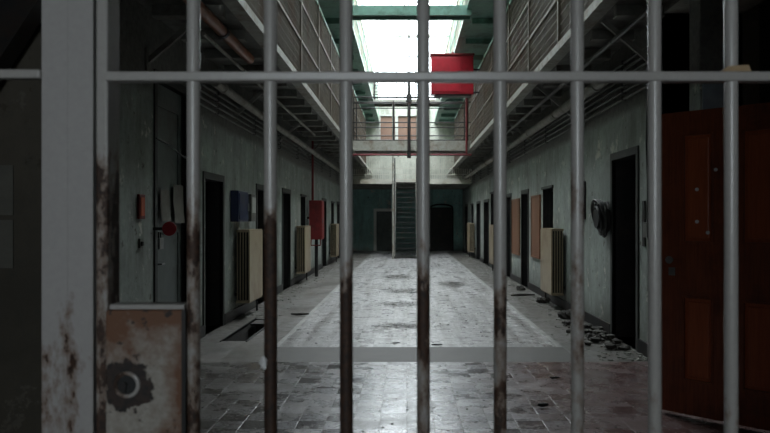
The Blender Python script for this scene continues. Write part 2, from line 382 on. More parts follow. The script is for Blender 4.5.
# rear wall; its unseen window is added to light the gate front
RW = (-1.15, .55, 1.45, 2.55)
mb = MB(); mb.box(-3.5, RW[0], -3.2, -3.0, 0, G1T); mb.box(RW[1], 2.72, -3.2, -3.0, 0, G1T); mb.box(RW[0], RW[1], -3.2, -3.0, 0, RW[2]); mb.box(RW[0], RW[1], -3.2, -3.0, RW[3], G1T)
struct('wall_rear', mb, M['wall_near'])
w = thing('window_1', ((RW[0]+RW[1])/2, -3.1, RW[2]), None, None, kind='structure')  # added unseen window, lights the gate front
mb = MB()
for i in range(4):
    x = RW[0] + (RW[1]-RW[0])*i/3; mb.box(x-.025-.0, x+.025, -3.14, -3.06, RW[2], RW[3])
for z in (RW[2]+.02, (RW[2]+RW[3])/2, RW[3]-.02): mb.box(RW[0], RW[1], -3.13, -3.07, z-.02, z+.02)
o = mb.build('window_frame', M['white_frame']); o.parent = w; o.matrix_parent_inverse = Matrix.Translation(-w.location)
o = MB().box(RW[0], RW[1], -3.103, -3.097, RW[2], RW[3]).build('pane', M['glass']); o.parent = w; o.matrix_parent_inverse = Matrix.Translation(-w.location)

def child(mb, name, mat, root, **k):
    """build in world coordinates, hang under root"""
    o = mb.build(name, mat, **k); o.parent = root; o.matrix_parent_inverse = Matrix.Translation(-Vector(root.location)); return o

# ------------------------------------------------------------------ floor
mb = MB(); mb.box(-3.5, 3.9, -3.2, 7.34, -.3, 0); struct('floor', mb, M['floor_near'])
struct('floor_band', MB().box(-1.56, 1.82, 7.34, 8.2, -.3, 0), M['band'])
struct('floor_side_near', MB().box(XL, -1.56, 7.34, 8.2, -.3, 0).box(1.82, XR, 7.34, 8.2, -.3, 0), M['floor_side'])
PIT = (-2.27, -1.97, 8.6, 10.5)
mb = MB(); holed(mb, 'z', 0, XL, -1.56, 8.2, YE, [PIT], -.35)
struct('floor_side_left', mb, (M['floor_side'], M['dirt']))
struct('floor_center', MB().box(-1.5, 1.76, 8.2, YE, -.3, 0), M['floor_far'])
mb = MB(); mb.box(-1.56, -1.5, 8.2, YE, -.3, .002); struct('trim_1', mb, M['border'])
mb = MB(); mb.box(1.76, 1.82, 8.2, YE, -.3, .002); struct('trim_2', mb, M['border'])
mb = MB(); mb.box(1.82, XR, 8.2, YE, -.3, 0); struct('floor_side_right', mb, M['floor_side'])
struct('trim_3', MB().box(-2.29, -2.27, 8.55, 10.55, -.02, .012).box(-1.97, -1.95, 8.55, 10.55, -.02, .012), M['dark_steel'])
# skirtings between the doors
def skirting(name, x, s, holes, y0):
    mb = MB(); y = y0
    for h in sorted(holes):
        if h[2] > 0: continue
        mb.box(min(x, x+s*.022), max(x, x+s*.022), y, h[0]-.09, 0, .15); y = h[1]+.09
    mb.box(min(x, x+s*.022), max(x, x+s*.022), y, YE-.05, 0, .15)
    struct(name, mb, M['dark_steel'])
skirting('baseboard_left', XL, 1, LEFT, 3.35); skirting('baseboard_right', XR, -1, RIGHT, 7.15)
struct('baseboard_near', MB().box(XR-.03, XR+.7, 7.11, 7.149, 0, .17), M['dark_steel'])

# ------------------------------------------------------------------ cell doors and windows in the side walls
dn, wn = [0], [1]
def cell_door(x, s, y0, y1, z0, z1, kind):
    """x wall face, s=+1 when the wall's body lies towards +x"""
    dn[0] += 1; r = thing('door_%d' % dn[0], (x, (y0+y1)/2, z0), None, None, kind='structure')
    d = .4 if kind == 'door' else .06
    X = lambda a, b: (min(x+s*a, x+s*b), max(x+s*a, x+s*b))
    lm = M['door_dark'] if kind == 'door' else M['door_grey']
    a, b = X(d, d+.05)
    mb = MB().box(a, b, y0+.002, y1-.002, z0, z1-.002)
    c, e = X(d-.012, d)
    for zz0, zz1 in ((.12, .47), (.53, .93)):
        zz0 = z0 + (z1-z0)*zz0; zz1 = z0 + (z1-z0)*zz1
        for (p, q, u, v) in ((y0+.1, y0+.14, zz0, zz1), (y1-.14, y1-.1, zz0, zz1), (y0+.14, y1-.14, zz0, zz0+.04), (y0+.14, y1-.14, zz1-.04, zz1)): mb.box(c, e, p, q, u, v)
    child(mb, 'door_leaf', lm, r)
    fr = MB(); a, b = X(-.018, .03)
    fr.box(a, b, y0-.07, y0, z0, z1+.09).box(a, b, y1, y1+.07, z0, z1+.09).box(a, b, y0, y1, z1, z1+.09)
    child(fr, 'door_frame', M['door_frame'], r)
    h = MB(); hy = y0+.16; a1 = x+s*(d-.06)
    h.tube([(x+s*d, hy, z0+1.02), (a1, hy, z0+1.02), (a1, hy+.09, z0+1.02)], .011, 8)
    child(h, 'door_handle', M['zinc'], r, smooth=True)
    if kind == 'door' and z0 == 0:
        a, b = X(d-.02, d); child(MB().box(a, b, (y0+y1)/2-.1, (y0+y1)/2+.1, z0+1.4, z0+1.52), 'inspection_hatch', M['dark_steel'], r)
    return r
def cell_window(x, s, y0, y1, z0, z1):
    wn[0] += 1; r = thing('window_%d' % wn[0], (x, (y0+y1)/2, z0), None, None, kind='structure')
    X = lambda a, b: (min(x+s*a, x+s*b), max(x+s*a, x+s*b))
    a, b = X(.15, .16); child(MB().box(a, b, y0+.01, y1-.01, z0+.01, z1-.01), 'pane', M['glass_dark'], r)
    a, b = X(.12, .19); mb = MB()
    mb.box(a, b, y0, y0+.04, z0, z1).box(a, b, y1-.04, y1, z0, z1).box(a, b, y0+.04, y1-.04, z0, z0+.04).box(a, b, y0+.04, y1-.04, z1-.04, z1)
    for i in (1, 2, 3):
        y = y0+(y1-y0)*i/4; mb.tube([(x+s*.08, y, z0), (x+s*.08, y, z1)], .009, 6)
    child(mb, 'window_frame', M['dark_steel'], r)
    a, b = X(-.03, .12); child(MB().box(a, b, y0-.04, y1+.04, z1, z1+.05), 'window_lintel', M['door_frame'], r)
    a, b = X(-.04, .12); child(MB().box(a, b, y0-.03, y1+.03, z0-.04, z0), 'window_sill', M['door_frame'], r)
for h in LEFT: (cell_window(XL, -1, *h[:4]) if h[4] == 'win' else cell_door(XL, -1, *h))
for h in RIGHT: (cell_window(XR, 1, *h[:4]) if h[4] == 'win' else cell_door(XR, 1, *h))
for h in upd + upd2: cell_door(XL, -1, *h); cell_door(XR, 1, *h)

# far wall doors
dn[0] += 1; r = thing('door_%d' % dn[0], (-1.06, YE, 0), None, None, kind='structure')
child(MB().box(-1.44, -.68, YE+.12, YE+.17, 0, 1.86), 'door_leaf', M['door_grey'], r)
child(MB().box(-1.57, -1.44, YE-.05, YE+.05, 0, 1.99).box(-.68, -.57, YE-.05, YE+.05, 0, 1.99).box(-1.44, -.68, YE-.05, YE+.05, 1.86, 1.99), 'door_frame', M['white_bright'], r)
child(MB().tube([(-.76, YE+.12, .98), (-.76, YE+.06, .98), (-.86, YE+.06, .98)], .012, 8), 'door_handle', M['zinc'], r)
dn[0] += 1; r = thing('door_%d' % dn[0], ((AX0+AX1)/2, YE, 0), None, None, kind='structure')
child(MB().box(AX0, AX1, YE+.2, YE+.26, 0, 2.05), 'door_leaf', M['door_dark'], r)
arch = MB(); cx = (AX0+AX1)/2
pts = [(AX0-.03, YE-.02, 0), (AX0-.03, YE-.02, 2.0)] + [(cx - (AX1-AX0+.06)/2*math.cos(t), YE-.02, 2.03+.16*math.sin(t)) for t in [math.pi*i/10 for i in range(1, 10)]] + [(AX1+.03, YE-.02, 2.0), (AX1+.03, YE-.02, 0)]
arch.tube(pts, .045, 6); child(arch, 'door_frame', M['door_dark'], r)
for (a, b) in ((-1.25, -.56), (-.42, .46)):
    dn[0] += 1; r = thing('door_%d' % dn[0], ((a+b)/2, YE, 4.95), None, None, kind='structure')
    child(MB().box(a, b, YE+.08, YE+.13, 4.95, 6.35), 'door_leaf', M['brown_upper'], r)
    child(MB().box(a-.07, a, YE-.02, YE+.04, 4.95, 6.42).box(b, b+.07, YE-.02, YE+.04, 4.95, 6.42).box(a, b, YE-.02, YE+.04, 6.35, 6.42), 'door_frame', M['white_frame'], r)

# end window and roof light
wn[0] += 1; r = thing('window_%d' % wn[0], (0, YE, 6.9), None, None, kind='structure')
mb = MB(); wx0, wx1, wz1 = XL+.25, XR-.25, ROOF-.08
for x in (wx0+.03, -1.4, -.5, .4, 1.3, wx1-.03): mb.box(x-.035, x+.035, YE+.08, YE+.16, 6.9, wz1)
for z in (6.93, 8.2, 9.2, wz1-.03): mb.box(wx0, wx1, YE+.09, YE+.15, z-.03, z+.03)
child(mb, 'window_frame', M['skylight_bar'], r)
child(MB().box(wx0, wx1, YE+.117, YE+.123, 6.9, wz1), 'pane', M['glass'], r)
wn[0] += 1; r = thing('window_%d' % wn[0], (0, (NEAR+YE)/2, ROOF), None, None, kind='structure')
RIDGE = 1.3
def roofz(x): return ROOF + RIDGE*(1-abs(x)/2.75)
SKY0 = 10.5
mb = MB(); n = 13
for i in range(n+1):
    y = SKY0 + (YE+.3-SKY0)*i/n
    for s in (-1, 1): mb.beam((s*2.75, y, ROOF), (0, y, ROOF+RIDGE), .07, .1)
for x in (-1.4, 0, 1.4): mb.beam((x, SKY0, roofz(x)), (x, YE+.3, roofz(x)), .08, .12)
child(mb, 'glazing_bars', M['skylight_bar'], r)
mb = MB()
for s in (-1, 1): mb.face([(s*2.75, SKY0, ROOF+.03), (s*2.75, YE+.3, ROOF+.03), (0, YE+.3, ROOF+RIDGE+.03), (0, SKY0, ROOF+RIDGE+.03)])
child(mb, 'pane', M['glass'], r)
child(MB().box(-2.75, 2.75, NEAR-.3, SKY0, ROOF, ROOF+RIDGE+.1), 'shading_roof', M['wall_upper'], r)  # unseen stretch of roof, closed to keep skylight off the near end
for y in (YE+.32,):
    mb = MB(); mb.face([(-2.75, y, ROOF), (2.75, y, ROOF), (0, y, ROOF+RIDGE+.06)]); child(mb, 'gable_end', M['wall_upper'] if y < 10 else M['glass'], r)

# ------------------------------------------------------------------ galleries
def gallery(name, x0, x1, edge, zb, zt, y0, y1, mats, step, jh, lip):
    r = thing(name, ((x0+x1)/2, y0, zb), None, None, kind='structure')
    child(MB().box(min(x0,x1), max(x0,x1), y0, y1, zb, zt), 'slab', mats[0], r)
    s = 1 if edge > 0 else -1
    child(MB().box(min(edge, edge-s*.06), max(edge, edge-s*.06), y0, y1, zb-lip*.4, zt+.02).box(min(edge+s*.05, edge-s*.1), max(edge+s*.05, edge-s*.1), y0, y1, zb-lip*.4-.012, zb-lip*.4), 'edge_beam', mats[1], r)
    y = y0 + .3
    a, b = (x0, x1) if x0 < x1 else (x1, x0)
    while y < y1 - .1:
        child(MB().box(a+.1, b-.1, y-.04, y+.04, zb-jh, zb).box(a+.1, b-.1, y-.07, y+.07, zb-jh-.015, zb-jh), 'joist', mats[2], r)
        y += step
    return r
gL = gallery('gallery_left', XL, GL, GL, G1B, G1T, NEAR, YE, (M['concrete'], M['concrete_pale'], M['joist']), .9, .1, .06)
gR = gallery('gallery_right', XR, GR, GR, G1B, G1T, NEAR, YE, (M['concrete'], M['concrete_pale'], M['joist']), .9, .1, .06)
gallery('upper_gallery_left', XL, HL, HL, G2B, G2T, NEAR, YE, (M['green'], M['green'], M['green']), 1.8, .12, .1)
gallery('upper_gallery_right', XR, HR, HR, G2B, G2T, NEAR, YE, (M['green'], M['green'], M['green']), 1.8, .12, .1)
for r, x, s in ((gL, XL, 1), (gR, XR, -1)):
    for y in (7.0, 10.6, 14.2, 17.8, 21.4, 25.0, 28.6):
        y += .3 if s < 0 else 0
        child(MB().beam((x+s*.01, y, 3.08), (x+s*.58, y, G1B-.03), .04, .05).box(min(x, x+s*.02), max(x, x+s*.02), y-.06, y+.06, 2.98, 3.2), 'bracket', M['joist'], r)

# cages on the galleries
def cage(name, x, z0, z1, y0, y1, pitch, wire, matw, post, matp, label, rails, top_mat=None, hp=.12):
    r = thing(name, (x, y0, z0), label, 'railing')
    n = round((y1-y0)/2.1); L = (y1-y0)/n
    for i in range(n+1):
        y = y0 + L*i; child(MB().box(x-post, x+post, y-post, y+post, z0, z1), 'post', matp, r)
    for z in rails:
        child(MB().box(x-.02, x+.02, y0, y1, z-.022, z+.022), 'rail', top_mat if (top_mat and z == rails[-1]) else matp, r)
    for i in range(n):
        mb = MB(); a = y0 + L*i; y = a + pitch
        while y < a + L - pitch*.4:
            mb.box(x-wire, x+wire, y-wire, y+wire, z0, z1); y += pitch
        z = z0 + hp
        while z < z1: mb.box(x-wire*1.4, x+wire*.2, a, a+L, z-wire, z+wire); z += hp
        child(mb, 'mesh_panel', matw, r)
    return r
cage('cage_railing', GL+.03, G1T, 5.52, NEAR+.05, 28, .05, .0045, M['wire'], .03, M['wire'], 'tall wire mesh cage standing along the walkway edge above the red hose cabinet', (4.3, 4.9, 5.5), M['green_pale'])
cage('cage_railing', GR-.03, G1T, 5.52, NEAR+.05, 28, .05, .0045, M['wire'], .03, M['wire'], 'tall wire mesh cage on the walkway edge above the wall with orange boards', (4.3, 4.9, 5.5), M['green_pale'])
cage('balcony_railing', HL+.03, G2T, 7.35, NEAR+.05, 32.5, .11, .006, M['wire_pale'], .025, M['green_pale'], 'pale barred railing of the topmost balcony, on the side away from the red box', (6.75, 7.33), M['green_pale'], .38)
cage('balcony_railing', HR-.03, G2T, 7.35, NEAR+.05, 32.5, .11, .006, M['wire_pale'], .025, M['green_pale'], 'pale barred railing of the topmost balcony, on the side of the big red box', (6.75, 7.33), M['green_pale'], .38)

# bridges across the void
def bridge(name, x0, x1, y0, y1, z0, z1, mat, rails, rmat, posts, label, matf=None, r_=.018):
    r = thing(name, (0, y0, z0), label, 'bridge', kind='structure')
    child(MB().box(x0, x1, y0+.07, y1-.07, z1-.06, z1), 'deck', mat, r)
    for y in (y0, y1-.07): child(MB().box(x0, x1, y, y+.07, z0, z1), 'beam', matf or mat, r)
    for y in (y0+.03, y1-.03):
        for z in rails: child(MB().tube([(x0, y, z), (x1, y, z)], r_, 8), 'rail', rmat, r, smooth=True)
        for x in posts: child(MB().box(x-.018, x+.018, y-.018, y+.018, z1, rails[-1]), 'post', rmat, r)
    return r
bridge('bridge_1', GL, GR, 21.0, 22.2, 3.55, 3.85, M['concrete_pale'], (4.0, 4.4, 5.01, 5.16), M['dark_steel'], (-1.6, -.41, 1.82), 'grey steel footbridge crossing the void beyond the red box')
bridge('bridge_2', HL, HR, 15.0, 15.4, 5.87, 6.08, M['green'], (6.4, 6.8, 7.2), M['concrete_pale'], (-1.3, -.05, 1.3), 'green steel footbridge high across the void')
bridge('bridge_3', HL, HR, 27.5, 28.4, 6.05, 6.2, M['concrete_pale'], (6.4, 6.65, 6.9, 7.15), M['dark_steel'], (-1.3, -.1, 1.3), 'pale footbridge high in front of the end window')
# end gallery with balustrade, and the net slung before it
r = thing('end_gallery', (0, 28.3, 3.0), None, None, kind='structure')
child(MB().box(XL, XR, 28.4, YE, 2.98, 3.08), 'slab', M['concrete'], r)
child(MB().box(XL, XR, 28.3, 28.4, 2.92, 3.12), 'edge_beam', M['wire_pale'], r)
for i in range(6): child(MB().box(XL, XR, 28.9+.75*i, 28.98+.75*i, 2.88, 2.98), 'joist', M['joist'], r)
mb = MB(); x = XL+.1
while x < XR: mb.box(x-.011, x+.011, 28.33, 28.346, 3.12, 3.98); x += .075
for z in (3.3, 3.55, 3.98): mb.box(XL, XR, 28.325, 28.35, z-.015, z+.015)
tag(mb.build('balustrade', M['wire_pale']), 'pale metal balustrade along the end balcony above the staircase', 'railing')
# staircase at the far end
r = thing('staircase', (-.05, 26.6, 0), 'dark open-tread steel staircase climbing to the end balcony', 'staircase')
n = 15; y0, y1, zt = 26.7, 28.3, 3.0
for i in range(n):
    u = (i+1)/n; y = y0+(y1-y0)*u; z = zt*u - .02
    child(MB().box(-.44, .34, y-.13, y+.04, z-.03, z), 'tread', M['dark_steel'], r)
for x in (-.47, .37): child(MB().beam((x, y0-.05, 0.05), (x, y1, zt-.02), .04, .2), 'stringer', M['joist'], r)
for x in (-.49, .39):
    child(MB().tube([(x, y0, .05), (x, y0, 1.0), (x, y1, zt+.95), (x, y1, zt)], .02, 8), 'handrail', M['dark_steel'], r, smooth=True)
o = MB().tube([W(393, 262, 26.4)[:2] + (0,), W(393, 262, 26.4)[:2] + (5.9,)], .04, 10).build('standing_pole', M['concrete_pale'], smooth=True)
tag(o, 'slim pale pole standing beside the foot of the far staircase', 'pole')

# ------------------------------------------------------------------ pipes and conduits
def run(name, x, z, y0, y1, r, mat, label, cat, step=2.4, collar=None):
    rt = thing(name, (x, y0, z), label, cat)
    child(MB().tube([(x, y0, z), (x, y1, z)], r, 12), 'pipe_run' if cat == 'pipe' else 'tube', mat, rt, smooth=True)
    y = y0 + .4
    while y < y1:
        child(MB().tube([(x, y-.03, z), (x, y+.03, z)], r*1.22, 12), 'collar', collar or mat, rt, smooth=True); y += step
    return rt
run('heating_pipe', -2.36, 3.18, 8.6, 28.0, .055, M['pipe_grey'], 'grey pipe running high along the wall over the red hose cabinet', 'pipe')
run('heating_pipe', 2.36, 3.16, 8.3, 28.0, .065, M['pipe_grey'], 'thick pale grey pipe running high above the orange boards', 'pipe')
run('brown_pipe', -1.90, 3.43, 4.2, 8.45, .06, M['pipe_brown'], 'copper brown pipe under the ceiling just beyond the gate', 'pipe', 1.3, M['dark_steel'])
run('thin_pipe', -1.98, 3.3, 6.8, 15, .02, M['pipe_grey'], 'thin grey pipe under the walkway beside the copper brown one', 'pipe')
run('thin_pipe', 2.2, 3.4, 4.7, 16, .028, M['conduit'], 'thin dull pipe hung under the walkway beside the thick pale one', 'pipe')
ordn = ['lowest', 'second lowest', 'third lowest', 'third highest', 'second highest', 'highest']
for side, x, y0, where in ((0, XL+.045, 8.4, 'wall with the red hose cabinet'), (1, XR-.045, 7.3, 'wall with orange boards')):
    for i in range(6):
        z = 2.93 + .085*i
        rt = thing('conduit', (x, y0, z), '%s of six thin cable conduits along the %s' % (ordn[i], where), 'conduit', 'cable conduits high on the side walls')
        child(MB().tube([(x, y0, z), (x, 30.0-.4*i, z)], .018, 8), 'tube', M['conduit'], rt, smooth=True)
        for k in range(10):
            y = y0+1+2.3*k; child(MB().box(x-.024, x+.024, y, y+.04, z-.024, z+.024), 'clamp', M['dark_steel'], rt)
# hung pipe frame in front of the footbridge
Yp = 20.93
r = thing('sprinkler_pipe', (0, Yp, 3.42), 'maroon pipe with a tall black riser hung before the grey footbridge', 'pipe')
child(MB().tube([(GL+.02, Yp, 3.42), (GR-.02, Yp, 3.42)], .032, 10), 'pipe_run', M['red_pipe'], r, smooth=True)
child(MB().tube([(.06, Yp, 3.36), (.06, Yp, 5.75), (.06, Yp, 5.8), (.06, Yp, 9.6)], [.05, .05, .025, .025], 10), 'riser', M['dark_steel'], r, smooth=True)
child(MB().tube([(1.78, Yp, 3.42), (1.78, Yp, 5.12)], .032, 10), 'drop_pipe', M['red_pipe'], r, smooth=True)
child(MB().box(-.03, .15, Yp-.06, Yp+.06, 4.98, 5.22), 'junction', M['dark_steel'], r)
child(MB().tube([(.06, Yp, 3.52), (.06, Yp, 3.32)], .06, 10), 'elbow', M['dark_steel'], r, smooth=True)

# the big red box
x0, x1, z0, z1, yb = .63, 1.73, 4.75, 5.78, 18.2
r = thing('red_box', ((x0+x1)/2, yb, z0), 'big bright red metal box fixed high beside the cage, before the footbridge', 'box')
child(MB().box(x0, x1, yb, yb+.35, z0, z1-.02), 'case', M['red'], r, bevel=.015)
child(MB().box(x0-.025, x1+.025, yb-.03, yb+.38, z1-.02, z1+.025), 'lid', M['red_dark'], r, bevel=.008)
child(MB().box(x0+.04, 1.40, yb-.018, yb, z0+.06, z1-.09), 'door', M['red'], r, bevel=.006)
child(MB().box(1.33, 1.37, yb-.04, yb-.018, z0+.45, z0+.6), 'latch', M['dark_steel'], r)
child(MB().box(x0+.1, x1-.05, yb+.02, yb+.33, z0-.04, z0), 'support', M['dark_steel'], r)
for z in (4.8, 5.4): child(MB().box(x1, 1.895, yb+.15, yb+.2, z, z+.04), 'bracket', M['dark_steel'], r)
child(MB().tube([(1.2, yb+.15, z1+.02), (1.2, yb+.15, z1+.1)], .025, 8), 'cap', M['red_dark'], r)

# ------------------------------------------------------------------ radiators
def radiator(s):
    """origin at the wall, on the floor, near end; sections run towards +Y; s=+1 when the body stands off towards +X"""
    r = thing('radiator', (0, 0, 0), '', 'radiator', 'cast iron radiators along the walls')
    mb = MB(); L, nS = .93, 14; z0, z1 = .24, 1.34
    for k in range(nS):
        y = .033 + k*L/nS
        for c in range(5):
            x = s*(.055 + c*.042)
            mb.tube([(x, y, z0+.02), (x, y, z0+.07), (x, y, z1-.07), (x, y, z1-.02)], [.008, .0095, .0095, .008], 6)
        a, b = sorted((s*.04, s*.24))
        mb.box(a, b, y-.025, y+.025, z0, z0+.035).box(a, b, y-.025, y+.025, z1-.035, z1)
    o = mb.build('sections', M['beige'], r)
    a, b = sorted((s*.05, s*.222)); MB().box(a, b, .06, L, z0+.04, z1-.04).build('gap_shade_core', M['dark_steel'], r)  # dark core added so the gaps between columns look shaded
    a, b = sorted((s*.226, s*.244)); MB().box(a, b, .01, L+.01, z0+.02, z1-.02).build('front_panel', M['beige'], r)
    for y in (.12, L-.1):
        a, b = sorted((0, s*.08)); MB().box(a, b, y-.015, y+.015, z0+.1, z0+.14).build('wall_bracket', M['dark_steel'], r)
    MB().tube([(s*.14, L+.0, z0+.03), (s*.14, L+.07, z0+.03), (s*.14, L+.07, 0)], .016, 8).build('feed_pipe', M['dark_steel'], r, smooth=True)
    MB().tube([(s*.14, L+.045, z0+.03), (s*.14, L+.085, z0+.03)], .028, 8).build('valve', M['dark_steel'], r, smooth=True)
    return r
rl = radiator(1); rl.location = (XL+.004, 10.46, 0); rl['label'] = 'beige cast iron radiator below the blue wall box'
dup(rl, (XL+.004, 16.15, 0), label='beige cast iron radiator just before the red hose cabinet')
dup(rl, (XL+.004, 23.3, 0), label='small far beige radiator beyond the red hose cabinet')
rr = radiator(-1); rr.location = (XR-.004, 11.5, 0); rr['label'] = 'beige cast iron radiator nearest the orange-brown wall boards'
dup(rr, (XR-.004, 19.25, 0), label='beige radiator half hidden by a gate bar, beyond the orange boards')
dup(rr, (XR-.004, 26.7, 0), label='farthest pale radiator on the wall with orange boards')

# ------------------------------------------------------------------ things on the side walls
def wall_slab(name, x, s, y0, y1, z0, z1, t, mat, label, cat, group=None, **k):
    o = MB().box(min(x, x+s*t), max(x, x+s*t), y0, y1, z0, z1).build(name, mat, **k); return tag(o, label, cat, group)
for (y0, y1, z0, z1, lb) in ((13.72, 14.62, .74, 1.95, 'orange-brown board screwed to the wall, the nearer of two'), (16.25, 17.3, .68, 1.95, 'orange-brown board screwed to the wall, farther of two')):
    r = thing('wall_board', (XR, (y0+y1)/2, z0), lb, 'board', 'boards on the pale green wall')
    child(MB().box(XR-.02, XR, y0, y1, z0, z1), 'panel', M['board'], r)
    child(MB().box(XR-.032, XR, y0-.03, y0, z0-.03, z1+.03).box(XR-.032, XR, y1, y1+.03, z0-.03, z1+.03).box(XR-.032, XR, y0, y1, z1, z1+.03).box(XR-.032, XR, y0, y1, z0-.03, z0), 'frame', M['board'], r)
# blue box and its neighbour
r = thing('blue_box', (XL, 10.8, 1.42), 'blue metal box on the wall over the nearest radiator', 'box')
child(MB().box(XL, XL+.12, 10.3, 10.95, 1.46, 1.92), 'case', M['blue'], r, bevel=.008)
child(MB().box(XL+.12, XL+.13, 10.34, 10.91, 1.5, 1.88), 'door', M['blue'], r)
child(MB().box(XL+.13, XL+.145, 10.86, 10.89, 1.62, 1.74), 'latch', M['zinc'], r)
r = thing('wall_box', (XL, 11.4, 1.45), 'narrow pale meter box beside the blue wall box', 'box')
child(MB().box(XL, XL+.1, 11.25, 11.6, 1.46, 1.9), 'case', M['conduit'], r, bevel=.006)
child(MB().box(XL+.1, XL+.106, 11.3, 11.55, 1.6, 1.85), 'dial_window', M['paper'], r)
# red hose cabinet on its riser
r = thing('hose_cabinet', (-2.4, 18.2, 0), 'tall red fire hose cabinet fixed to its pipe by the wall', 'cabinet')
child(MB().box(-2.52, -2.2, 18.0, 18.5, .97, 1.98), 'case', M['red_dark'], r, bevel=.01)
child(MB().box(-2.2, -2.185, 18.03, 18.47, 1.0, 1.95), 'door', M['red_dark'], r)
child(MB().box(-2.185, -2.17, 18.07, 18.1, 1.4, 1.52), 'handle', M['zinc'], r)
child(MB().tube([(-2.46, 18.25, 1.98), (-2.46, 18.25, 3.58)], .03, 8), 'riser', M['red_pipe'], r, smooth=True)
child(MB().tube([(-2.36, 18.25, 0), (-2.36, 18.25, .97)], .045, 8), 'standpipe', M['black'], r, smooth=True)
child(MB().tube([(-2.48, 18.1, .97), (-2.48, 18.1, .82), (-2.24, 18.1, .82), (-2.24, 18.1, .97)], .018, 6), 'hose_loop', M['red_dark'], r, smooth=True)
child(MB().box(-2.596, -2.52, 18.2, 18.3, 1.5, 1.56), 'bracket', M['dark_steel'], r)
# stuff near the grey steel door by the gate
r = thing('alarm_plate', (XL, 6.83, 1.5), 'narrow upright red plate with an orange centre beside the grey door', 'sign')
child(MB().box(XL, XL+.025, 6.74, 6.89, 1.50, 1.74), 'case', M['red_dark'], r, bevel=.005)
child(MB().box(XL+.025, XL+.03, 6.77, 6.86, 1.53, 1.71), 'panel', M['orange'], r)
Xd = XL - .048
for (pa, pb, ya, yb, lb) in ((159, 168, 190, 221, 'curling notice paper taped to the grey steel door, nearer the gate'), (172, 182, 185, 223, 'long notice paper on the grey steel door above the red disc')):
    Y0, Y1 = 2.648*F/(PX-pa), 2.648*F/(PX-pb); ym = (Y0+Y1)/2
    mb = MB(); zt, zb = CAMZ-(ya-PY)*ym/F, CAMZ-(yb-PY)*ym/F
    for i in range(6):
        a, b = i/6, (i+1)/6; f = lambda u: Xd + .014 + .02*u*u
        mb.face([(f(a), Y0, zt+(zb-zt)*a), (f(a), Y1, zt+(zb-zt)*a), (f(b), Y1, zt+(zb-zt)*b), (f(b), Y0, zt+(zb-zt)*b)])
    o = mb.build('notice_paper', M['paper_old']); so = o.modifiers.new('t', 'SOLIDIFY'); so.thickness = .001
    tag(o, lb, 'paper', 'notices on the grey steel door')
r = thing('round_sign', (XL, 7.15, 1.45), 'round red disc sign sticking out from the wall by the grey steel door', 'sign')
child(MB().tube([(-2.43, 7.15, 1.40), (-2.43, 7.162, 1.40)], .072, 24), 'disc', M['red'], r)
child(MB().box(-2.6, -2.40, 7.163, 7.17, 1.385, 1.415), 'arm', M['dark_steel'], r)
r = thing('padlock', (Xd, 7.4, 1.2), 'rusty padlock and hasp on the edge of the grey steel door', 'lock')
child(MB().box(Xd, Xd+.05, 7.36, 7.48, 1.18, 1.30), 'body', M['zinc'], r, bevel=.005)
child(MB().tube([(Xd+.025, 7.39, 1.30), (Xd+.025, 7.39, 1.36), (Xd+.025, 7.45, 1.36), (Xd+.025, 7.45, 1.30)], .007, 6), 'shackle', M['dark_steel'], r, smooth=True)
mb = MB(); random.seed(3)
mb.tube([(XL+.04, 8.45 + .03*math.sin(i*1.3), 2.9-.19*i) for i in range(12)], .016, 6)
tag(mb.build('hanging_cable', M['black'], smooth=True), 'black cable hanging down the wall past the grey steel door', 'cable')
mb = MB().tube([(XL+.02, 7.2, 2.33), (XL+.03, 7.6, 2.30), (XL+.03, 8.0, 2.22), (XL+.03, 8.4, 2.2)], .01, 6)
tag(mb.build('slack_cable', M['black'], smooth=True), 'thin slack cable strung across the top of the grey steel door', 'cable')
r = thing('wall_switch', (XL, 6.8, 1.25), 'small dark wall switch under the narrow red plate', 'switch')
child(MB().box(XL, XL+.02, 6.77, 6.85, 1.22, 1.31), 'plate', M['conduit'], r, bevel=.003); child(MB().box(XL+.02, XL+.035, 6.79, 6.83, 1.24, 1.28), 'button', M['black'], r)
# coil on the boarded side
r = thing('cable_coil', (XR, 9.05, 1.5), 'black coil of cable hanging on the pale wall before the big dark doorway', 'cable')
mb = MB(); random.seed(5)
for i in range(12):
    c = (XR-.06-.02*(i % 5), 9.08+random.uniform(-.03, .03), 1.52+random.uniform(-.03, .03)); mb.torus(c, (1, random.uniform(-.25, .25), random.uniform(-.25, .25)), .12+.009*i, .02, 22, 6)
child(mb, 'loops', M['black'], r, smooth=True)
child(MB().tube([(XR-.03, 9.08, 1.52), (XR-.17, 9.08, 1.52)], .14, 18), 'core', M['black'], r)
child(MB().tube([(XR-.001, 9.08, 1.64), (XR-.2, 9.08, 1.64), (XR-.2, 9.08, 1.7)], .012, 6), 'hook', M['dark_steel'], r)
wall_slab('wall_strip', XR, -1, 10.25, 10.42, 1.5, 2.05, .03, M['dark_steel'], 'dark upright mounting strip on the wall beyond the black cable coil', 'strip')
r = thing('electric_box', (XR, 7.6, 1.5), 'small pale junction box with cable on the wall by the big dark doorway', 'box')
child(MB().box(XR-.05, XR, 7.5, 7.64, 1.3, 1.46), 'case', M['conduit'], r, bevel=.004)
child(MB().tube([(XR-.02, 7.57, 1.46), (XR-.02, 7.56, 1.9), (XR-.02, 7.6, 2.3), (XR-.02, 7.57, 2.9)], .01, 6), 'cable', M['black'], r)
child(MB().box(XR-.015, XR, 7.68, 7.76, 1.2, 1.7), 'stain_plate', M['dark_steel'], r)
# red door edge and blue latch inside the big doorway
tag(MB().box(XR+.3, XR+.33, 8.5, 8.8, 0, 1.3).build('red_door_edge', M['red_dark']), 'small red door edge inside the big dark doorway', 'panel')

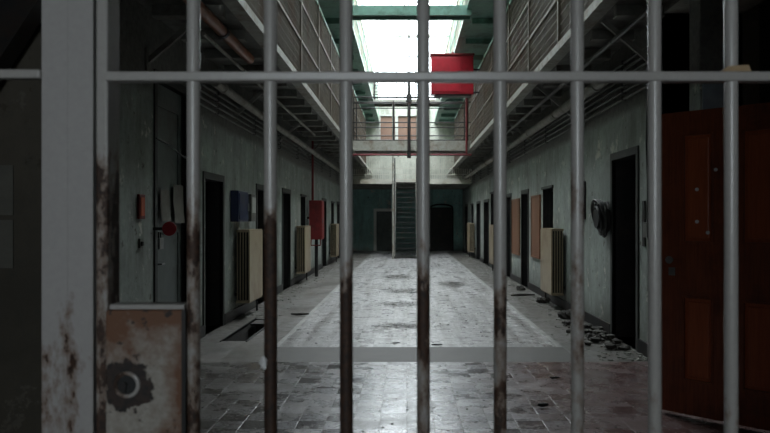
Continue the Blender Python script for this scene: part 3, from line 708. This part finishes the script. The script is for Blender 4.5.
# papers at far left
for (za, zb, lb) in ((1.73, 1.517, 'upper faded notice on the dark wall past the wide post'), (1.496, 1.29, 'lower faded notice on the dark wall past the wide post')):
    o = MB().box(-1.86, -1.685, 2.992, 2.999, zb, za).build('wall_notice', M['paper_old']); tag(o, lb, 'paper', 'notices on the dark side wall')
o = MB().beam((-3.12, 2.9, .06), (-1.45, 2.9, 2.62), .1, .16).build('stair_stringer', M['dark_steel']); tag(o, 'dark sloping steel member crossing the near side wall', 'beam')

# ------------------------------------------------------------------ wooden door leaf
A = Vector((1.96, 5.41, 0)); B = Vector((2.69, 4.68, 0)); dv = (B-A); LW = dv.length; dv.normalize(); nv = Vector((-dv.y, dv.x, 0))  # nv away from the lens
if nv.y < 0: nv = -nv
DM = Matrix(((dv.x, nv.x, 0, A.x), (dv.y, nv.y, 0, A.y), (0, 0, 1, 0), (0, 0, 0, 1)))
r = thing('door_1_wooden', (0, 0, 0), 'open red-brown panelled wooden door leaf standing ajar beyond the gate', 'door')
r.name = 'wooden_door'
r.matrix_world = DM
def ch(mb, name, mat, **k): o = mb.build(name, mat, r, **k); return o
cols = [(.17, .40), (.60, .85)]; rows = [(.28, .92), (1.32, 2.14)]
mb = MB(); us = [0, .17, .40, .60, .85, LW]; vs = [.03, .28, .92, 1.32, 2.14, 2.31]
for i in range(5):
    for j in range(5):
        pan = i in (1, 3) and j in (1, 3)
        if not pan: mb.box(us[i], us[i+1], 0, .045, vs[j], vs[j+1])
ch(mb, 'door_frame', M['wood'])
for a, b in cols:
    for c, d in rows:
        ch(MB().box(a, b, .018, .03, c, d), 'panel', M['wood_panel'])
        p = MB().box(a+.035, b-.035, .006, .02, c+.04, d-.04); ch(p, 'raised_field', M['wood_panel'], bevel=.006)
        p = MB(); e = .015
        p.box(a, a+e, -.008, .02, c, d).box(b-e, b, -.008, .02, c, d).box(a+e, b-e, -.008, .02, c, c+e).box(a+e, b-e, -.008, .02, d-e, d)
        ch(p, 'moulding', M['wood'])
ch(MB().tube([(.09, 0, 1.19), (.09, -.035, 1.19), (.09, -.05, 1.19)], [.012, .012, .03], 14), 'knob', M['zinc'], smooth=True)
ch(MB().box(.065, .115, -.004, 0, 1.07, 1.13), 'keyhole_plate', M['zinc'])
for (u, z) in ((.28, 1.72), (.28, 1.48), (.36, 1.40), (.42, 1.86)):
    ch(MB().tube([(u, -.003 if u > .4 else .006, z), (u, -.008 if u > .4 else -.002, z)], .014, 8), 'screw', M['lint'])
for z in (.4, 1.9): ch(MB().tube([(LW, .0, z-.06), (LW, .0, z+.06)], .014, 8), 'hinge', M['dark_steel'])
struct('trim_4', MB().box(2.68, 2.74, 4.56, 4.64, 0, 2.36), M['wood'])

# ------------------------------------------------------------------ the gate
GY = 1.15
U = GY / F
gx = lambda p: (p - PX) * U
gz = lambda p: CAMZ - (p - PY) * U
gate = thing('barred_gate', (gx(193.5), GY, .05), 'pale grey barred steel gate with rusty bars across the foreground', 'gate')
bars = [(193.5, 207, .55), (270.5, 205, 1.2), (346.2, 262, 1.0), (423.2, 262, .75), (500, 290, .5), (577.3, 185, .12), (654.5, 400, -.45), (731, 400, -.5), (808, 400, -.4), (885, 380, -.2), (962, 300, 0)]
for px, ry, amt in bars:
    x = gx(px)
    o = child(MB().tube([(x, GY, .07), (x+.0006, GY, 1.0), (x, GY, 1.6), (x-.0004, GY, 2.6)], .0108, 16), 'bar', M['gate'], gate, smooth=True)
    o.color = (gz(ry), amt, 0, 1)
for z, zz in ((gz(77.5), 0), (2.6, 1), (.09, 1), (.75, 1)):
    o = child(MB().box(gx(108), gx(1040)+.05, GY-.0135, GY+.0115, z-.0078, z+.0078), 'rail', M['gate'], gate, bevel=.003); o.color = (0 if z > 1.5 else 1.3, .3, 0, 1)
o = child(MB().box(gx(95.5), gx(107.5), GY, GY+.052, .05, 2.62), 'stile', M['gate'], gate, bevel=.004); o.color = (gz(150), .5, 0, 1)
o = child(MB().box(gx(1040)+.03, gx(1040)+.07, GY-.01, GY+.04, .05, 2.62), 'stile', M['gate'], gate, bevel=.004); o.color = (0, 0, 0, 1)
lcx, lcz = gx(130), gz(383)
M['lock'] = lockbox_material(lcx, lcz)
lb = child(MB().box(gx(108.5), gx(186.5), GY-.012, GY+.03, gz(309)-.34, gz(309)), 'lock_box', M['lock'], gate, bevel=.003)
def sub(mb, name, mat, **k):
    o = mb.build(name, mat, **k); o.parent = lb; return o
o = sub(MB().box(gx(113), gx(187), GY-.014, GY+.02, gz(308.5), gz(303.5)), 'top_flange', M['gate'], bevel=.0015); o.color = (0, 0, 0, 1)
o = sub(MB().torus((lcx, GY-.013, lcz), (0, 1, 0), .0185, .0035, 28, 8), 'lock_ring', M['gate'], smooth=True); o.color = (1.6, .22, 0, 1)
sub(MB().tube([(lcx, GY-.0125, lcz), (lcx, GY-.0135, lcz)], .0165, 24), 'lock_recess', M['black'])
sub(MB().tube([(lcx-.004, GY-.0135, lcz), (lcx-.004, GY-.018, lcz)], .0055, 14).box(lcx-.007, lcx-.001, GY-.017, GY-.0135, lcz-.013, lcz), 'key_barrel', M['dark_steel'])
o = sub(MB().box(gx(184.5), gx(188.5), GY-.016, GY+.03, gz(309)-.34, gz(309)), 'side_flange', M['dark_steel'])
# the fixed post and rail stub
post = thing('gate_post', (gx(68), GY, 0), 'wide pale grey steel post the gate closes against', 'post')
o = child(MB().box(gx(41.5), gx(93), GY, GY+.065, 0, G1T).box(gx(66), gx(68), GY-.0008, GY+.0005, 0, G1T), 'column', M['post'], post, bevel=.002); o.color = (gz(330), -.6, 0, 1)
o = child(MB().box(gx(93), gx(95.2), GY+.01, GY+.03, 0, G1T), 'rebate_strip', M['black'], post)
o = child(MB().box(-2.2, gx(42), GY-.008, GY+.012, gz(79), gz(70)), 'rail', M['gate'], post, bevel=.003); o.color = (0, 0, 0, 1)
struct('trim_5', MB().box(-3.2, -2.2, GY-.05, GY+.1, 0, G1T), M['wall_near'])
struct('trim_6', MB().box(gx(1040)+.08, 2.72, GY-.05, GY+.1, 0, G1T), M['wall_near'])
struct('trim_7', MB().box(gx(95.5), gx(1040)+.08, GY-.02, GY+.08, 2.66, G1T), M['wall_near'])
# chip on the rail, lint on a bar
cz = gz(77.5)+.0078
mb = MB(); x0, x1 = gx(718), gx(748)
mb.v = [(x0, GY-.013, cz), (x1, GY-.012, cz), (x1, GY+.0, cz), (x0, GY+.0, cz), (x0+.012, GY-.012, cz+.0085), (x1-.004, GY-.011, cz+.011), (x1-.004, GY-.001, cz+.011), (x0+.012, GY-.001, cz+.0085)]
mb.v = [(a, b-.0005 if b > GY-.002 else b, c) for a, b, c in mb.v]
mb.f = [(0,3,2,1),(4,5,6,7),(0,1,5,4),(1,2,6,5),(2,3,7,6),(3,0,4,7)]; mb.mi = [0]*6
tag(mb.build('wood_chip', M['woodchip']), 'tan wood chip resting on top of the gate rail', 'chip')
tag(MB().blob((gx(265), GY-.009, gz(362)), .0065, .005, .0095, 4, 8, 12, .35).build('lint_tuft', M['lint'], smooth=True), 'white tuft of lint stuck to a dark rusty gate bar', 'lint')

# ------------------------------------------------------------------ dirt, rubble, scraps
random.seed(11)
def chips(n, fx, fy, smin, smax, name, mat, label, seed):
    R = random.Random(seed); mb = MB()
    for i in range(n):
        x, y = fx(R), fy(R); s = R.uniform(smin, smax); a = R.uniform(0, 6.28); k = R.randint(4, 6)
        h = s*R.uniform(.1, .35); ring = [(x+s*R.uniform(.6, 1)*math.cos(a+6.283*j/k), y+s*R.uniform(.6, 1)*math.sin(a+6.283*j/k)) for j in range(k)]
        b = len(mb.v); mb.v += [(p, q, .0015) for p, q in ring] + [(x+(p-x)*.8, y+(q-y)*.8, h+R.uniform(0, h*.5)) for p, q in ring]
        mb.f.append(tuple(b+k+j for j in range(k))); mb.mi.append(0)
        for j in range(k): mb.f.append((b+j, b+(j+1)%k, b+k+(j+1)%k, b+k+j)); mb.mi.append(0)
    o = mb.build(name, mat); tag(o, label, 'debris', kind='stuff'); return o
tri = lambda R, a, b: a + (b-a)*R.random()
chips(900, lambda R: XR-.03-abs(R.gauss(0, .3)), lambda R: 7.4+22*R.random()**1.6, .008, .04, 'debris', M['chips'], 'flakes of paint and plaster strewn below the orange boards', 1)
chips(700, lambda R: XL+.03+abs(R.gauss(0, .25)) if R.random() < 1 else 0, lambda R: 10.6+18*R.random()**1.6, .008, .035, 'debris', M['chips'], 'flakes of paint and plaster strewn below the red hose cabinet', 2)
chips(420, lambda R: R.uniform(-2.2, 2.3), lambda R: 4.3+R.random()*3, .004, .016, 'debris', M['rubble'], 'small dark grit scattered over the nearest floor tiles', 3)
chips(500, lambda R: R.uniform(-1.4, 1.7), lambda R: 8.2+R.random()*14, .006, .022, 'debris', M['dirt'], 'dark grit scattered along the middle of the corridor floor', 4)
R = random.Random(21); mb = MB()
for i in range(70):
    y = 7.98+2.1*R.random(); x = XR-.06-abs(R.gauss(0, .16)); s = R.uniform(.02, .085)*(1-.35*min(1, (XR-x)/.6))
    mb.blob((x-.03, y, s*.55), s*R.uniform(.7, 1.4), s*R.uniform(.7, 1.4), s*.5, 100+i, 3, 5, .6)
tag(mb.build('rubble', M['rubble']), 'heap of broken plaster rubble at the foot of the wall by the big doorway', 'rubble', kind='stuff')
def patch(px, py, rx, ry, n, label, seed):
    Y = F*CAMZ/(py-PY); X = (px-PX)*Y/F
    chips(n, lambda R: X+R.gauss(0, rx), lambda R: Y+R.gauss(0, ry), .004, .015, 'dirt_patch', M['dirt'], label, seed)
patch(404, 326, .24, .16, 420, 'dark grit patch on the floor, nearest of those down the middle', 31)
patch(400, 304, .22, .22, 320, 'dark grit patch in the middle of the floor, next beyond the nearest', 32)
patch(404, 291, .24, .32, 320, 'dark grit patch in the middle of the floor, farther down', 33)
patch(452, 284, .2, .4, 160, 'small dark grit patch on the floor toward the orange boards', 34)
patch(398, 277, .26, .5, 260, 'faint grit patch far down the corridor floor', 35)
def scrap(name, px, py, L, w, ang, mat, label, cat, seed):
    Y = F*CAMZ/(py-PY); X = (px-PX)*Y/F; mb = MB(); R = random.Random(seed)
    pts = [(X+math.cos(ang)*L*(u-.5), Y+math.sin(ang)*L*(u-.5)+R.uniform(-.2, .2)*w, w*.5+.003+R.uniform(0, w*.3)) for u in (0, .3, .6, 1)]
    mb.tube(pts, [w*.3, w*.5, w*.5, w*.25], 6); tag(mb.build(name, mat), label, cat)
scrap('charred_scrap', 543, 408, .085, .035, .1, M['black'], 'charred black scrap lying alone on the near reddish tiles', 'scrap', 1)
scrap('wood_splinter', 555, 379.5, .1, .022, .05, M['dirt'], 'dark splinter on the floor behind the charred scrap', 'splinter', 2)
scrap('bark_strip', 437, 346, .13, .022, .15, M['black'], 'thin dark strip lying at the edge of the cement band', 'strip', 3)
scrap('stick', 396, 344, .1, .018, 0, M['black'], 'short dark stick on the floor before the middle dirt patches', 'stick', 4)
scrap('floor_plank', 523, 297, .5, .05, .3, M['dirt'], 'dark broken lath on the floor in front of the nearer orange board', 'lath', 5)
scrap('floor_lath', 300, 316, .28, .04, .05, M['dirt'], 'short dark lath on the floor beyond the open floor gutter', 'lath', 6)
for i, (px, py, s, lb) in enumerate(((547, 303, .13, 'black clod at the foot of the radiator nearest the orange boards'), (570, 318, .15, 'black clod by the wall beside that radiator toward the big doorway'), (525, 290, .12, 'black clod at the dark doorway between the orange boards'))):
    Y = F*CAMZ/(py-PY); X = min((px-PX)*Y/F, XR-.2); mb = MB()
    for k in range(5): mb.blob((X+random.uniform(-.07, .07), Y+random.uniform(-.1, .1), s*.3), s*.5, s*.6, s*.42, 50+i*9+k, 5, 8, .4)
    tag(mb.build('dirt_clod', M['dirt']), lb, 'dirt clod')
# hatch in the gutter
tag(MB().box(-2.25, -1.99, 10.05, 10.45, -.03, -.005).build('gutter_plate', M['dark_steel']), 'dark steel plate still covering the end of the floor gutter', 'plate')

# ------------------------------------------------------------------ light
wd = bpy.data.worlds.new('sky'); bpy.context.scene.world = wd; wd.use_nodes = True
bg = wd.node_tree.nodes['Background']; bg.inputs[0].default_value = (.93, .97, 1.0, 1); bg.inputs[1].default_value = 14.0
def portal(name, loc, rot, sx, sy):
    l = bpy.data.lights.new(name, 'AREA'); l.shape = 'RECTANGLE'; l.size = sx; l.size_y = sy; l.cycles.is_portal = True
    o = bpy.data.objects.new(name, l); C.objects.link(o); o.location = loc; o.rotation_euler = rot
portal('roof_portal', (0, (SKY0+YE)/2, ROOF-.01), (0, 0, 0), 5.3, YE-SKY0)
portal('end_window_portal', (0, YE+.05, (6.9+wz1)/2), (math.radians(-90), 0, 0), wx1-wx0, wz1-6.9)
portal('added_window_portal', ((RW[0]+RW[1])/2, -2.98, (RW[2]+RW[3])/2), (math.radians(90), 0, 0), RW[1]-RW[0], RW[3]-RW[2])

# ------------------------------------------------------------------ camera
cam = bpy.data.cameras.new('camera'); co = bpy.data.objects.new('camera', cam); C.objects.link(co)
co.location = (0, 0, CAMZ); co.rotation_euler = (math.radians(90), 0, 0)
cam.sensor_width = 36; cam.lens = F/770*36
cam.shift_x = -(PX-385)/770; cam.shift_y = (PY-216.5)/770
cam.clip_start = .02; cam.clip_end = 200
cam.dof.use_dof = True; cam.dof.focus_distance = 8.5; cam.dof.aperture_fstop = 7.0
sc = bpy.context.scene; sc.camera = co
sc.view_settings.view_transform = 'Standard'; sc.view_settings.look = 'None'; sc.view_settings.gamma = 1; sc.view_settings.use_curve_mapping = False
sc.view_settings.exposure = 0.0
sc.cycles.use_denoising = True; sc.cycles.max_bounces = 10; sc.cycles.diffuse_bounces = 7; sc.cycles.glossy_bounces = 5; sc.cycles.transparent_max_bounces = 16
sc.cycles.sample_clamp_indirect = 6; sc.cycles.caustics_reflective = False
